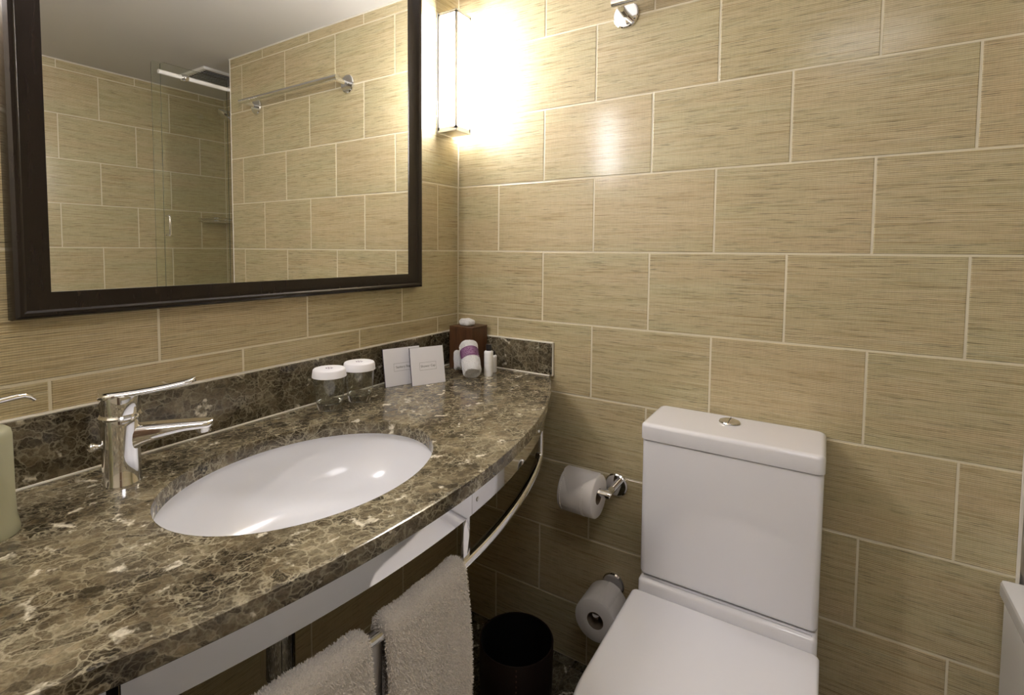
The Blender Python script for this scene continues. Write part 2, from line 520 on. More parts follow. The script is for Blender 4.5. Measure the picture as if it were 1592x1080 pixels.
vanity = thing('vanity_counter', 'bow-fronted dark brown marble vanity counter with white oval basin', 'counter', (.25, -.82, .868))
def slab():
    b = bmesh.new()
    outer = [(0.0035, -.003)] + [(0.0035, YFR+.003)] + [(arc_x(y), y) for y in np.linspace(YFR+.003, -.003, 64)]
    outer = [Vector(p) for p in outer]
    NI = 72
    inner = [Vector((SKX+SKA*math.cos(2*PI*i/NI), SKY+SKB*math.sin(2*PI*i/NI))) for i in range(NI)]
    def sring(c, off, z): return [b.verts.new((q.x, q.y, z)) for q in offset(c, off)]
    def loop_edges(vs): return [b.edges.new((vs[i], vs[(i+1) % len(vs)])) for i in range(len(vs))]
    def band(A, B):
        for i in range(len(A)):
            j = (i+1) % len(A); b.faces.new((A[i], A[j], B[j], B[i]))
    r = .0008
    oz = [(-.009, ZT), (-r, ZT), (-r*.3, ZT-r*.3), (0, ZT-r), (0, ZB+.002), (-.002, ZB), (-.009, ZB)]
    O = [sring(outer, a, z) for a, z in oz]
    ri = .002
    iz = [(.007, ZT), (ri, ZT), (ri*.3, ZT-ri*.3), (0, ZT-ri), (0, ZB), (.007, ZB)]
    I = [sring(inner, a, z) for a, z in iz]
    for s in (O, I):
        for a, c in zip(s[:-1], s[1:]): band(a, c)
    for lo, li in ((O[0], I[0]), (O[-1], I[-1])):
        ed = []
        for vs in (lo, li):
            for i in range(len(vs)):
                e = b.edges.get((vs[i], vs[(i+1) % len(vs)])) or b.edges.new((vs[i], vs[(i+1) % len(vs)]))
                ed.append(e)
        bmesh.ops.triangle_fill(b, use_beauty=True, use_dissolve=False, edges=ed)
    return b
obj('marble_slab', slab(), M_MARBLE, vanity, angle=30)
SPL, SPR = 1.009, .998
obj('backsplash', BM().box(.0005, .0125, YFR+.004, -.0005, ZT-.001, SPL, .001, 1), M_SPLASH, vanity)
obj('backsplash', BM().box(.0127, .3795, -.0125, -.0005, ZT-.001, SPR, .001, 1), M_SPLASH, vanity)
obj('sealant', BM().box(.0003, .0122, YFR+.004, -.0004, SPL, SPL+.0035, .001, 1)
    .box(.012, .3785, -.0122, -.0003, SPR, SPR+.0035, .001, 1)
    .tube([(.0135, YFR+.004, ZT+.001), (.0135, -.013, ZT+.001)], .0028, 8)
    .tube([(.0135, -.0135, ZT+.001), (.372, -.0135, ZT+.001)], .0026, 8)
    .box(.379, .3815, -.011, -.0005, ZT, SPR+.003, .0006, 1), M_SEAL, vanity)
# polished apron band in lengths, under the front edge
def band(y0, y1, off=-.014, h0=.8215, h1=.8672, th=.003, n=30):
    sec = [(-th/2, h0), (th/2, h0), (th/2, h1), (-th/2, h1)]
    b = BM()
    rings = []
    for i in range(n+1):
        y = y0+(y1-y0)*i/n
        rings.append([b.bm.verts.new((arc_x(y, off+a), y, z)) for a, z in sec])
    for A, B in zip(rings[:-1], rings[1:]):
        for i in range(4):
            j = (i+1) % 4; b.bm.faces.new((A[i], A[j], B[j], B[i]))
    b.bm.faces.new(rings[0]); b.bm.faces.new(rings[-1])
    return b
b1 = obj('apron_band', band(-.712, -.004), M_CHROME, vanity, angle=30)
b2 = obj('apron_band', band(-1.222, -.7128), M_CHROME, vanity, angle=30)
b3 = obj('apron_band', band(-1.6, -1.233), M_CHROME, vanity, angle=30)
yy = -.694
obj('fixing_screw', BM().lathe([(0, .0012), (.0035, .001), (.0042, 0)], (arc_x(yy, -.0124), yy, .842), (1, .08, 0), 16), M_SATIN, b1)
yy = -.33
obj('fixing_screw', BM().lathe([(0, .0012), (.0035, .001), (.0042, 0)], (arc_x(yy, -.0124), yy, .842), (1, -.3, 0), 16), M_SATIN, b1)
obj('dark_bracket', BM().box(.02, .512, -1.238, -1.217, .822, .8675, .001, 1), M_DARK, vanity)  # dark piece added behind the band gap, painting its shade black
obj('dark_bracket', BM().box(.02, .36, -.1, -.085, .835, .8675, .001, 1), M_DARK, vanity)

# basin, a separate ceramic piece under the slab
basin = thing('undermount_basin', 'white oval ceramic basin set below the marble counter', 'basin', (SKX, SKY, .72))
prof = []
for i in range(15):
    a = i/14
    r = 1.045*math.cos(a*PI/2)**.62 if a < 1 else 0
    prof.append((max(r, .09), -.135*math.sin(a*PI/2)))
prof_in = prof[:-1]+[(.09, -.135)]
outer = [(r+.07, h-.012) for r, h in prof_in[::-1]]
bb = BM().lathe([(0.09, -.155)]+[(r+.06, h-.014) for r, h in prof_in[::-1]][1:]+[(1.16, -.012), (1.16, 0)]+prof_in, (SKX, SKY, ZB-.0008), n=80, sx=SKA, sy=SKB)
obj('bowl', bb, M_CERAMIC2, basin, angle=50)
obj('drain', BM().lathe([(0, .004), (.016, .003), (.022, .0015), (.024, -.002), (.022, -.02)], (SKX, SKY, ZB-.134), n=32), M_CHROME, basin)

# ------------------------------------------------------------------ faucet
FX, FY = .114, -1.062
faucet = thing('basin_mixer_tap', 'chrome single lever mixer tap left of the oval basin', 'tap', (FX, FY, ZT))
D = Vector((.42, .91, 0)).normalized(); S = Vector((D.y, -D.x, 0))
def FP(a, s, z): return Vector((FX, FY, 0))+D*a+S*s+Vector((0, 0, z))
obj('body', BM().lathe([(0, ZT), (.0285, ZT), (.0285, ZT+.003), (.0268, ZT+.006), (.0265, ZT+.05), (.0275, ZT+.10), (.0280, ZT+.108), (.0275, ZT+.111), (0, ZT+.111)], (FX, FY, 0), n=48), M_CHROME, faucet)
obj('collar_ring', BM().lathe([(.024, ZT+.110), (.0295, ZT+.111), (.0305, ZT+.114), (.0285, ZT+.117), (.022, ZT+.118)], (FX, FY, 0), n=48), M_CHROME, faucet)
def ovsec(n=20, p=3.2):
    out = []
    for i in range(n):
        a = 2*PI*i/n; c, s = math.cos(a), math.sin(a)
        out.append((math.copysign(abs(c)**(2/p), c), math.copysign(abs(s)**(2/p), s)))
    return out
# spout: deep at the root, flat wide blade at the tip
sp, sc = [], []
for i in range(15):
    t = i/14
    a = .008+.126*t
    top = ZT+.098-.012*t; bot = ZT+.046+.026*min(1, t*1.6)**.55
    if t > .93: k = math.sqrt(max(0, 1-((t-.93)/.075)**2)); 
    else: k = 1
    sp.append(FP(a, 0, (top+bot)/2)); sc.append(((.0215-.001*t)*max(k, .35), (top-bot)/2))
obj('spout', BM().sweep(sp, ovsec(24, 2.9), (0, 0, 1), True, sc), M_CHROME, faucet, angle=50)
tip = FP(.118, 0, 0)
obj('aerator', BM().lathe([(0, 0), (.0095, 0), (.0115, .003), (.012, .012)], (tip.x, tip.y, ZT+.064), n=28), M_SATIN, faucet)
# lever head and handle
obj('lever_head', BM().lathe([(.0, ZT+.117), (.0265, ZT+.117), (.0275, ZT+.121), (.0290, ZT+.145), (.0285, ZT+.150), (.024, ZT+.153), (0, ZT+.155)], (FX, FY, 0), n=44), M_CHROME, faucet)
lp, ls = [], []
for i in range(17):
    t = i/16
    a = -.029+.138*t
    z = ZT+.151+.010*t-.003*math.sin(t*PI)
    w = .0310*(1-.42*t)
    if t < .12: w *= math.sqrt(1-((.12-t)/.125)**2)
    if t > .88: w *= math.sqrt(max(.05, 1-((t-.88)/.122)**2))
    lp.append(FP(a, 0, z)); ls.append((w, .0080-.0035*t))
obj('lever_handle', BM().sweep(lp, ovsec(24, 2.3), (0, 0, 1), True, ls), M_CHROME, faucet, angle=50)
kp = [FP(-.024-.022*t, 0, ZT+.066) for t in np.linspace(0, 1, 8)]
obj('pop_up_rod', BM().tube(kp, [.0035, .0035, .0038, .0055, .0072, .0075, .0055, .001], 14), M_CHROME, faucet)

# ------------------------------------------------------------------ framed mirror
MY0, MY1, MZ0, MZ1 = -1.168, -.2135, 1.171, 2.13
mirror = thing('framed_mirror', 'large wall mirror in a wide glossy dark brown wooden frame', 'mirror', (0, (MY0+MY1)/2, MZ0))
def frame():
    b = bmesh.new()
    prof = [(0, .0015), (0, .020), (.003, .0265), (.008, .0300), (.013, .0290), (.017, .0262), (.046, .0215), (.0495, .0205), (.0505, .0175)]
    rings = []
    for w, h in prof:
        rings.append([b.verts.new((h, y, z)) for y, z in ((MY0+w, MZ0+w*.86), (MY1-w*1.12, MZ0+w*.86), (MY1-w*1.12, MZ1-w), (MY0+w, MZ1-w))])
    for A, B in zip(rings[:-1], rings[1:]):
        for i in range(4):
            j = (i+1) % 4; b.faces.new((A[i], A[j], B[j], B[i]))
    return b
obj('frame', frame(), M_FRAME, mirror, angle=25)
obj('mirror_glass', BM().box(.012, .0185, MY0+.03, MY1-.03, MZ0+.03, MZ1-.03), M_MIRROR, mirror, smooth=False)

# ------------------------------------------------------------------ sconces
def sconce(y0, y1, label):
    s = thing('wall_sconce', label, 'lamp', (0, (y0+y1)/2, 1.672), )
    z0, z1, d = 1.672, 2.049, .080
    t = .0075
    b = BM()
    for y in (y0, y1-t): b.box(d-t, d, y, y+t, z0, z1, .0006, 1); b.box(.004, .004+t, y, y+t, z0, z1, .0006, 1)
    for z in (z0+.004, z1-t-.001):
        b.box(.004, d, y0, y0+t, z, z+t+.002); b.box(.004, d, y1-t, y1, z, z+t+.002); b.box(d-t, d, y0, y1, z, z+t+.002)
    obj('chrome_frame', b, M_SCFRAME, s, smooth=False)
    obj('base_cap', BM().box(.003, d+.0015, y0-.0015, y1+.0015, z0-.003, z0+.004, .0008, 1), M_SCFRAME, s)
    obj('top_cap', BM().box(.003, d+.001, y0-.001, y1+.001, z1-.003, z1+.001, .0008, 1), M_SCFRAME, s)
    obj('back_plate', BM().box(.0005, .005, y0-.004, y1+.004, z0-.006, z1+.004, .0008, 1), M_CHROME, s)
    obj('diffuser', BM().box(.006, d-.0025, y0+.0025, y1-.0025, z0+.005, z1-.004), M_DIFF, s, smooth=False)
    return s
sconce(-.1145, -.038, 'lit chrome box wall light in the corner right of the mirror')
sconce(-1.335, -1.2585, 'lit chrome box wall light on the far left of the mirror')

# added fill light, shaped as a ceiling fixture, to lift the ambient level
cl = thing('added_fill_light', 'added round fill light under the ceiling, out of view', 'lamp', (1.2, -1.30, ZC))
obj('rim', BM().lathe([(.21, -.001), (.235, -.001), (.237, -.012), (.228, -.02), (.222, -.018), (.22, -.004)], (1.2, -1.30, ZC), n=40), M_CHROME, cl)
obj('diffuser', BM().lathe([(0, -.017), (.15, -.016), (.222, -.012), (.222, -.002)], (1.2, -1.30, ZC), n=40), M_FILL, cl)

# ------------------------------------------------------------------ towel rail under the counter
rail = thing('towel_rail', 'bowed chrome towel rail hung below the counter front', 'towel rail', (.57, -.8, .73))
RO, RZ = -.025, .733
path = arc_pts(-.262, -1.50, RO, RZ, 70)
p0 = path[0]
head = []
dirv = (path[0]-path[1]).normalized()
for k in range(8):
    a = PI/2*k/7
    head.append(p0+dirv*(.022*math.sin(a))+Vector((0, 0, .022*(1-math.cos(a)))))
head.append(head[-1]+Vector((0, 0, .108)))
obj('rail_bar', BM().sweep(head[::-1]+path[1:], [(.0085*a, .0105*b) for a, b in ovsec(20, 3.0)], (1, 0, 0) if False else (0, 0, 1)), M_CHROME, rail, angle=50)
yy = -.716
obj('hanger_post', BM().box(arc_x(yy, RO)-.004, arc_x(yy, RO)+.004, yy-.0095, yy+.0095, RZ+.005, ZB-.001, .0012, 2), M_CHROME, rail)
yy = -1.24
obj('hanger_post', BM().box(arc_x(yy, RO)-.004, arc_x(yy, RO)+.004, yy-.0095, yy+.0095, RZ+.005, ZB-.001, .0012, 2), M_CHROME, rail)
yy = -.935
obj('leg', BM().box(arc_x(yy, RO)-.006, arc_x(yy, RO)+.006, yy-.017, yy+.017, .0005, RZ-.002, .004, 2), mat('brushed_steel', (.50, .48, .46), .38, 1.0), rail)

# ------------------------------------------------------------------ bath towels on the rail
def pile(name, o, count, length, width, m, parent, seed=1, lift=0.0):
    me = o.data; me.calc_loop_triangles()
    V = np.array([v.co[:] for v in me.vertices]); T = np.array([t.vertices[:] for t in me.loop_triangles])
    A, B, C = V[T[:, 0]], V[T[:, 1]], V[T[:, 2]]
    nn = np.cross(B-A, C-A); ar = np.linalg.norm(nn, axis=1); nn /= (ar[:, None]+1e-12)
    r = np.random.default_rng(seed)
    idx = r.choice(len(T), count, p=ar/ar.sum())
    u = r.random((count, 2)); fl = u.sum(1) > 1; u[fl] = 1-u[fl]
    P = A[idx]+(B-A)[idx]*u[:, :1]+(C-A)[idx]*u[:, 1:]
    d = nn[idx]+r.normal(0, .55, (count, 3)); d /= np.linalg.norm(d, axis=1)[:, None]
    d[:, 2] -= .15
    s = np.cross(d, r.normal(0, 1, (count, 3))); s /= (np.linalg.norm(s, axis=1)[:, None]+1e-9)
    L = length*(.5+.8*r.random((count, 1)))
    v = np.stack([P-s*width/2-nn[idx]*.0005, P+s*width/2-nn[idx]*.0005, P+d*L+s*width*.3, P+d*L-s*width*.3], 1).reshape(-1, 3)
    m2 = bpy.data.meshes.new(name)
    m2.vertices.add(len(v)); m2.vertices.foreach_set('co', v.ravel())
    m2.loops.add(count*4); m2.loops.foreach_set('vertex_index', np.arange(count*4, dtype=np.int32))
    m2.polygons.add(count); m2.polygons.foreach_set('loop_start', np.arange(0, count*4, 4, dtype=np.int32))
    m2.polygons.foreach_set('loop_total', np.full(count, 4, dtype=np.int32))
    m2.update(calc_edges=True); m2.materials.append(m)
    q = bpy.data.objects.new(name, m2); COL.objects.link(q); q.parent = parent; q['kind'] = 'stuff'
    return q

def towel(label, y0, y1, zbot, seed, skew=0.0, side=0.0):
    t = thing('bath_towel', label, 'towel', (.57, (y0+y1)/2, zbot), 'cream bath towels on the counter rail')
    r = random.Random(seed)
    R, TH2 = .0165, .011
    NU, NV = 46, 60
    ph = [r.uniform(0, 6.28) for _ in range(6)]
    b = bmesh.new()
    def surf(u, v, rad):
        # v: 0 back bottom .. 1 front bottom
        y = y0+(y1-y0)*u
        hb, hf = .26, RZ-zbot
        tot = hb+PI*R+hf; s = v*tot
        if s < hb: dx, z = -rad, RZ+.003-(hb-s)
        elif s < hb+PI*R:
            a = (s-hb)/R; dx, z = -rad*math.cos(a), RZ+.003+rad*math.sin(a)
        else: dx, z = rad, RZ+.003-(s-hb-PI*R)
        drop = max(0, RZ-z)
        fold = .0035*math.sin(u*9+ph[0])*min(1, drop*8)+.0022*math.sin(u*21+ph[1]+drop*5)*min(1, drop*6)
        # front leans a little outwards
        dx2 = dx+fold+(0.010*min(1, drop*6) if dx > 0 else 0)
        yy = y+skew*drop+side*(u-.5)*drop+.003*math.sin(drop*17+ph[2])*(1 if u > .5 else .6)
        # rounded corners of the thick folded cloth at its two ends
        e = min(u, 1-u)*(abs(y1-y0))
        pinch = 0
        if e < .012: pinch = (1-math.sqrt(max(0, 1-((.012-e)/.012)**2)))*.010
        nx = -1 if dx < 0 else 1
        return Vector((arc_x(min(-.02, yy), RO)+dx2-nx*pinch*(1 if rad > .0165 else 0), yy, z-(pinch if abs(dx) < R*.8 else 0)+.0015*math.sin(u*15+ph[3])))
    U = [0, .01, .025, .045, .07]+list(np.linspace(.1, .9, NU-10))+[.93, .955, .975, .99, 1]
    grid = [[b.verts.new(surf(u, j/NV, R+TH2*.5)) for j in range(NV+1)] for u in U]
    for i in range(len(U)-1):
        for j in range(NV): b.faces.new((grid[i][j], grid[i+1][j], grid[i+1][j+1], grid[i][j+1]))
    inner = [[b.verts.new(surf(u, j/NV, R-TH2*.5)) for j in range(NV+1)] for u in U]
    for i in range(len(U)-1):
        for j in range(NV): b.faces.new((inner[i][j], inner[i][j+1], inner[i+1][j+1], inner[i+1][j]))
    for i, g in ((0, 1), (len(U)-1, -1)):
        for j in range(NV):
            q = (grid[i][j], grid[i][j+1], inner[i][j+1], inner[i][j])
            b.faces.new(q if g > 0 else q[::-1])
    for i in range(len(U)-1):
        b.faces.new((grid[i][0], inner[i][0], inner[i+1][0], grid[i+1][0]))
        b.faces.new((grid[i][NV], grid[i+1][NV], inner[i+1][NV], inner[i][NV]))
    o = obj('cloth', b, M_TOWEL, t, angle=60)
    pile('pile', o, 70000, .0034, .0011, M_PILE, t, seed)
    return t
towel('thick cream terry bath towel on the rail, nearer the wastebasket', -.920, -.738, .38, 2, 0.0)
towel('thick cream terry bath towel at the lower left of the photo, left of the other', -1.17, -.946, .38, 5, 0.0)

# ------------------------------------------------------------------ bottle trap below the basin
trap = thing('bottle_trap', 'dark reflecting chrome bottle trap below the basin', 'drain pipe', (.27, -.885, .5))
obj('trap_body', BM().lathe([(0, .502), (.018, .503), (.028, .510), (.031, .52), (.031, .66), (.033, .662), (.033, .672), (.02, .676), (.016, .68), (.016, .72), (.0, .72)], (.27, -.885, 0), n=36), M_CHROME, trap)
obj('outlet_pipe', BM().tube([(.26, -.885, .64), (.10, -.885, .64), (.0, -.885, .64)], .016, 20), M_CHROME, trap)
obj('wall_flange', BM().lathe([(.016, .006), (.030, .004), (.034, 0.0005)], (.0, -.885, .64), (1, 0, 0), 30), M_CHROME, trap)

# ------------------------------------------------------------------ tumblers with paper caps
def tumbler(x, y, label, seed):
    t = thing('glass_tumbler', label, 'glass', (x, y, ZT), 'capped tumblers by the mirror')
    H = .098
    out = [(.0318, .0195), (.0338, .032), (.0365, .060), (.0375, .080), (.0370, H)]
    inn = [(.0357, H), (.0360, .080), (.0350, .060), (.0322, .032), (.0300, .0197)]
    obj('glass_wall', BM().lathe(out+inn, (x, y, ZT+.0005), n=56), M_THIN, t, angle=60)
    obj('thick_glass_base', BM().lathe([(0, .0), (.0265, .0), (.0285, .002), (.0312, .0192), (.0290, .0194), (.026, .0165), (.018, .0145), (0, .014)], (x, y, ZT+.0005), n=56), M_GLASS, t, angle=60)
    c = thing('paper_cap', label.replace('clear ribless tumbler', 'cap').replace('clear glass tumbler', 'flat white paper cap on the tumbler'), 'paper cap', (x, y, ZT+.083), 'paper tumbler caps')
    r = random.Random(seed)
    obj('cap_shell', BM().lathe([(0, .0995), (.030, .0995), (.0365, .0990), (.0385, .0965), (.0405, .082), (.0408, .0800), (.0400, .0800), (.0378, .0955), (.0355, .0984), (0, .0986)], (x, y, ZT+.002), n=64), M_CAP, c, angle=50)
    # small printed crest: star-like cluster of purple strokes
    b = BM()
    for k in range(7):
        a = 2*PI*k/7
        px, py = x+.0075*math.cos(a), y+.0075*math.sin(a)*.9
        b.box(px-.0022, px+.0022, py-.0011, py+.0011, ZT+.1015, ZT+.1018)
    b.box(x-.003, x+.003, y-.001, y+.001, ZT+.1015, ZT+.1018)
    obj('printed_crest', b, mat('purple_ink', (.16, .08, .18), .6), c, smooth=False)
tumbler(.078, -.6125, 'clear glass tumbler nearer the tap, left of the pair', 1)
tumbler(.082, -.5215, 'clear glass tumbler nearer the white cards, right of the pair', 2)

# ------------------------------------------------------------------ folded white cards
def text_mesh(body, size):
    cu = bpy.data.curves.new('txt', 'FONT'); cu.body = body; cu.size = size
    cu.align_x = 'CENTER'; cu.align_y = 'CENTER'; cu.extrude = .00012
    o = bpy.data.objects.new('txt', cu); COL.objects.link(o)
    dg = bpy.context.evaluated_depsgraph_get()
    me = bpy.data.meshes.new_from_object(o.evaluated_get(dg))
    bpy.data.objects.remove(o); return me

def card(bl, br, lean, h, body, label):
    bl, br = Vector(bl), Vector(br)
    ex = (br-bl); w = ex.length; ex.normalize()
    nrm = Vector((ex.y, -ex.x, 0))            # towards the viewer
    up = (Vector((0, 0, 1))*math.cos(lean)-nrm*math.sin(lean)).normalized()
    nn = ex.cross(up).normalized()
    if nn.dot(nrm) < 0: nn = -nn
    base = bl+ex*(w/2)
    t = thing('amenity_card_box', label, 'card', tuple(base))
    def pt(a, c, d): return base+ex*a+up*c+nn*d
    def cuboid(a0, a1, c0, c1, d0, d1, bulge=0.0):
        b = BM(); n = 8
        f = [[b.bm.verts.new(pt(a0+(a1-a0)*i/n, c0+(c1-c0)*j/n, d1+bulge*math.sin(PI*i/n)*math.sin(PI*j/n))) for j in range(n+1)] for i in range(n+1)]
        for i in range(n):
            for j in range(n): b.bm.faces.new((f[i][j], f[i+1][j], f[i+1][j+1], f[i][j+1]))
        k = [b.bm.verts.new(pt(a, c, d0)) for a, c in ((a0, c0), (a1, c0), (a1, c1), (a0, c1))]
        b.bm.faces.new(k[::-1])
        eds = [[f[i][0] for i in range(n+1)], [f[n][j] for j in range(n+1)], [f[i][n] for i in range(n, -1, -1)], [f[0][j] for j in range(n, -1, -1)]]
        for q, e in enumerate(eds): b.bm.faces.new([k[q], k[(q+1) % 4]]+e[::-1])
        return b
    obj('front_panel', cuboid(-w/2, w/2, .0006, h, 0, .0012, .0012), M_CARD, t, angle=30)
    obj('back_panel', cuboid(-w/2-.0006, w/2+.0002, .0, h+.0006, -.004, -.0002), M_NAVY, t, smooth=False)
    # printed box outline
    bw, bh, cy = w*.50, h*.205, h*.49
    b = BM(); lw = .00055; dd = .0024
    for a0, a1, c0, c1 in ((-bw/2, bw/2, cy-bh/2, cy-bh/2+lw), (-bw/2, bw/2, cy+bh/2-lw, cy+bh/2), (-bw/2, -bw/2+lw, cy-bh/2, cy+bh/2), (bw/2-lw, bw/2, cy-bh/2, cy+bh/2)):
        vs = [b.bm.verts.new(pt(a, c, dd)) for a, c in ((a0, c0), (a1, c0), (a1, c1), (a0, c1))]
        b.bm.faces.new(vs)
    obj('printed_border', b, M_INK, t, smooth=False, flip=False)
    me = text_mesh(body, .0092); me.materials.clear(); me.materials.append(M_INK)
    R = Matrix((ex, up, nn)).transposed().to_4x4()
    T = Matrix.Translation(pt(0, cy, dd)-Vector(t.location)) @ R
    me.transform(T)
    o = bpy.data.objects.new('printed_words', me); COL.objects.link(o); o.parent = t
card((.052, -.399, ZT), (.0925, -.291, ZT), .20, .108, 'Sanitary Bag', 'white square card box reading Sanitary Bag behind the other card')
card((.105, -.347, ZT), (.149, -.252, ZT), .20, .109, 'Shower Cap', 'white square card box reading Shower Cap in front of the other card')

# ------------------------------------------------------------------ wooden tissue box with tissue
bx0, bx1, by0, by1, bzt = .045, .137, -.104, -.016, 1.037
tb = thing('tissue_box', 'tall brown wooden box with a white puff on top in the corner', 'tissue box', ((bx0+bx1)/2, (by0+by1)/2, ZT))
b = BM()
b.box(bx0, bx1, by0, by1, ZT+.0003, bzt-.004, .0012, 1).box(bx0-.0005, bx1+.0005, by0-.0005, by1+.0005, bzt-.0035, bzt, .001, 1)
obj('wooden_case', b, M_BOX, tb)
bm = bmesh.new(); bmesh.ops.create_icosphere(bm, subdivisions=4, radius=1)
for v in bm.verts:
    c = v.co.copy()
    k = 1+.05*math.sin(7*c.x+3*c.y)+.03*math.sin(11*c.y+5*c.z)
    v.co = Vector(((bx0+bx1)/2-.004+.029*c.x*k, (by0+by1)/2-.004+.022*c.y*k, bzt+.011+.013*math.copysign(abs(c.z)**.8, c.z)*k))
obj('tissue_puff', bm, M_WTOWEL, tb)

# ------------------------------------------------------------------ rolled face towels
def rolled(base, top, r, label, band=None, seed=3):
    base, top = Vector(base), Vector(top); ax = (top-base); L = ax.length; ax.normalize()
    t = thing('rolled_face_towel', label, 'towel', tuple(base))
    rr = random.Random(seed)
    prof = []
    n = 18
    for i in range(n+1):
        u = i/n
        k = 1+.02*math.sin(u*12+seed)-.05*max(0, 1-abs(u-.62)/.14)*(1 if band else 0)
        e = min(u, 1-u)*L
        if e < .006: k *= .86+.14*math.sqrt(1-((.006-e)/.006)**2)
        prof.append((r*k, u*L))
    # spiral end faces: concentric ridges
    face = [(0, .003)]+[(r*.86*k/6, .003+(.0016 if k % 2 else -.0014)) for k in range(1, 6)]+[(r*.84, .001)]
    bmm = BM().lathe(face+prof+[(r*.7, L-.001), (r*.4, L-.003), (0, L-.002)], base, ax, 40)
    for v in bmm.bm.verts:
        d = v.co-base; h = d.dot(ax); q = d-ax*h
        a = math.atan2(q.y, q.x)
        v.co += q*.035*math.sin(2*a+seed)+ax*.0015*math.sin(3*a)
    o = obj('towel_roll', bmm, M_WTOWEL, t, angle=60)
    pile('terry_loops', o, 14000, .0016, .0009, M_WPILE, t, seed)
    if band:
        b0, b1 = band
        pr = [(r*1.005, L*b0-.0001), (r*1.035, L*b0), (r*1.045, L*(b0+b1)/2), (r*1.035, L*b1), (r*1.005, L*b1+.0001)]
        bb = BM().lathe(pr, base, ax, 48)
        for v in bb.bm.verts:
            d = v.co-base; h = d.dot(ax); q = d-ax*h; a = math.atan2(q.y, q.x); v.co += q*.035*math.sin(2*a+seed)
        pb = obj('paper_band', bb, M_PURPLE, t, angle=50)
        # rows of tiny print on the band
        b = BM(); side = Vector((.75, -.66, 0)); side = (side-ax*side.dot(ax)).normalized(); oth = ax.cross(side)
        for row in range(5):
            h = L*(b1-.055-.05*row*(b1-b0)/.34)
            for k in range(-13, 14):
                if rr.random() < .18: continue
                a = k*.085+rr.uniform(-.01, .01); w = .028
                vs = []
                for aa, hh in ((a-w, h-.0009), (a+w, h-.0009), (a+w, h+.0009), (a-w, h+.0009)):
                    q = side*math.cos(aa)+oth*math.sin(aa); an = math.atan2(q.y, q.x)
                    vs.append(b.bm.verts.new(base+ax*hh+q*(r*1.052*(1+.035*math.sin(2*an+seed)))))
                b.bm.faces.new(vs)
        obj('band_print', b, M_PURPLE2, pb, smooth=False, flip=False)
    return t
rolled((.196, -.180, ZT+.0175), (.140, -.128, ZT+.092), .0290, 'white rolled face towel with a purple paper band leaning on the wooden box', (.44, .76))
rolled((.123, -.150, ZT+.0165), (.104, -.130, ZT+.066), .0150, 'plain white rolled face towel half hidden behind the banded roll', None, 7)

def bottle(x, y, r, h, label, cap, group=None):
    t = thing('toiletry_bottle', label, 'bottle', (x, y, ZT), group)
    p = [(0, 0), (r*.92, 0), (r, .002)]
    for k in range(1, 6):
        z = h*k/6
        p += [(r, z-.0015), (r*.965, z), (r, z+.0015)]
    p += [(r, h-.003), (r*.8, h), (r*.55, h+.0015), (0, h+.0015)]
    obj('bottle_body', BM().lathe(p, (x, y, ZT+.0003), n=32), M_WPLAST, t, angle=50)
    obj('cap', BM().lathe([(0, h+.001), (r*.62, h+.001), (r*.64, h+.003), (r*.62, h+cap-.001), (r*.55, h+cap), (0, h+cap)], (x, y, ZT), n=28), M_BLACK, t)
bottle(.214, -.120, .0142, .079, 'slim white bottle with black cap right of the rolled towel', .021)
bottle(.196, -.070, .0135, .055, 'short white bottle hidden behind the slim black-capped one', .013)

# ------------------------------------------------------------------ soap dispenser
DX, DY = .150, -1.236
sd = thing('soap_dispenser', 'frosted sage glass soap dispenser at the left edge of the counter', 'soap dispenser', (DX, DY, ZT))
obj('frosted_vessel', BM().lathe([(0, 0), (.0365, 0), (.037, .004), (.0355, .012), (.0335, .022), (.0325, .05), (.032, .135), (.0305, .142), (.026, .146), (0, .147)], (DX, DY, ZT+.0004), n=48), M_FROST, sd, angle=60)
obj('pump_collar', BM().lathe([(0, .146), (.016, .146), (.017, .150), (.015, .157), (.006, .159), (.005, .182), (0, .182)], (DX, DY, ZT), n=28), M_CHROME, sd)
pd = Vector((-.02, .046, 0)).normalized()
pp = [Vector((DX, DY, ZT+.178))+pd*a+Vector((0, 0, z)) for a, z in ((-.01, 0), (.02, .001), (.045, .001), (.056, 0), (.064, -.0035), (.071, -.010))]
obj('pump_spout', BM().tube(pp, [.0045, .0042, .0038, .0036, .0036, .0028], 14), M_CHROME, sd, angle=50)

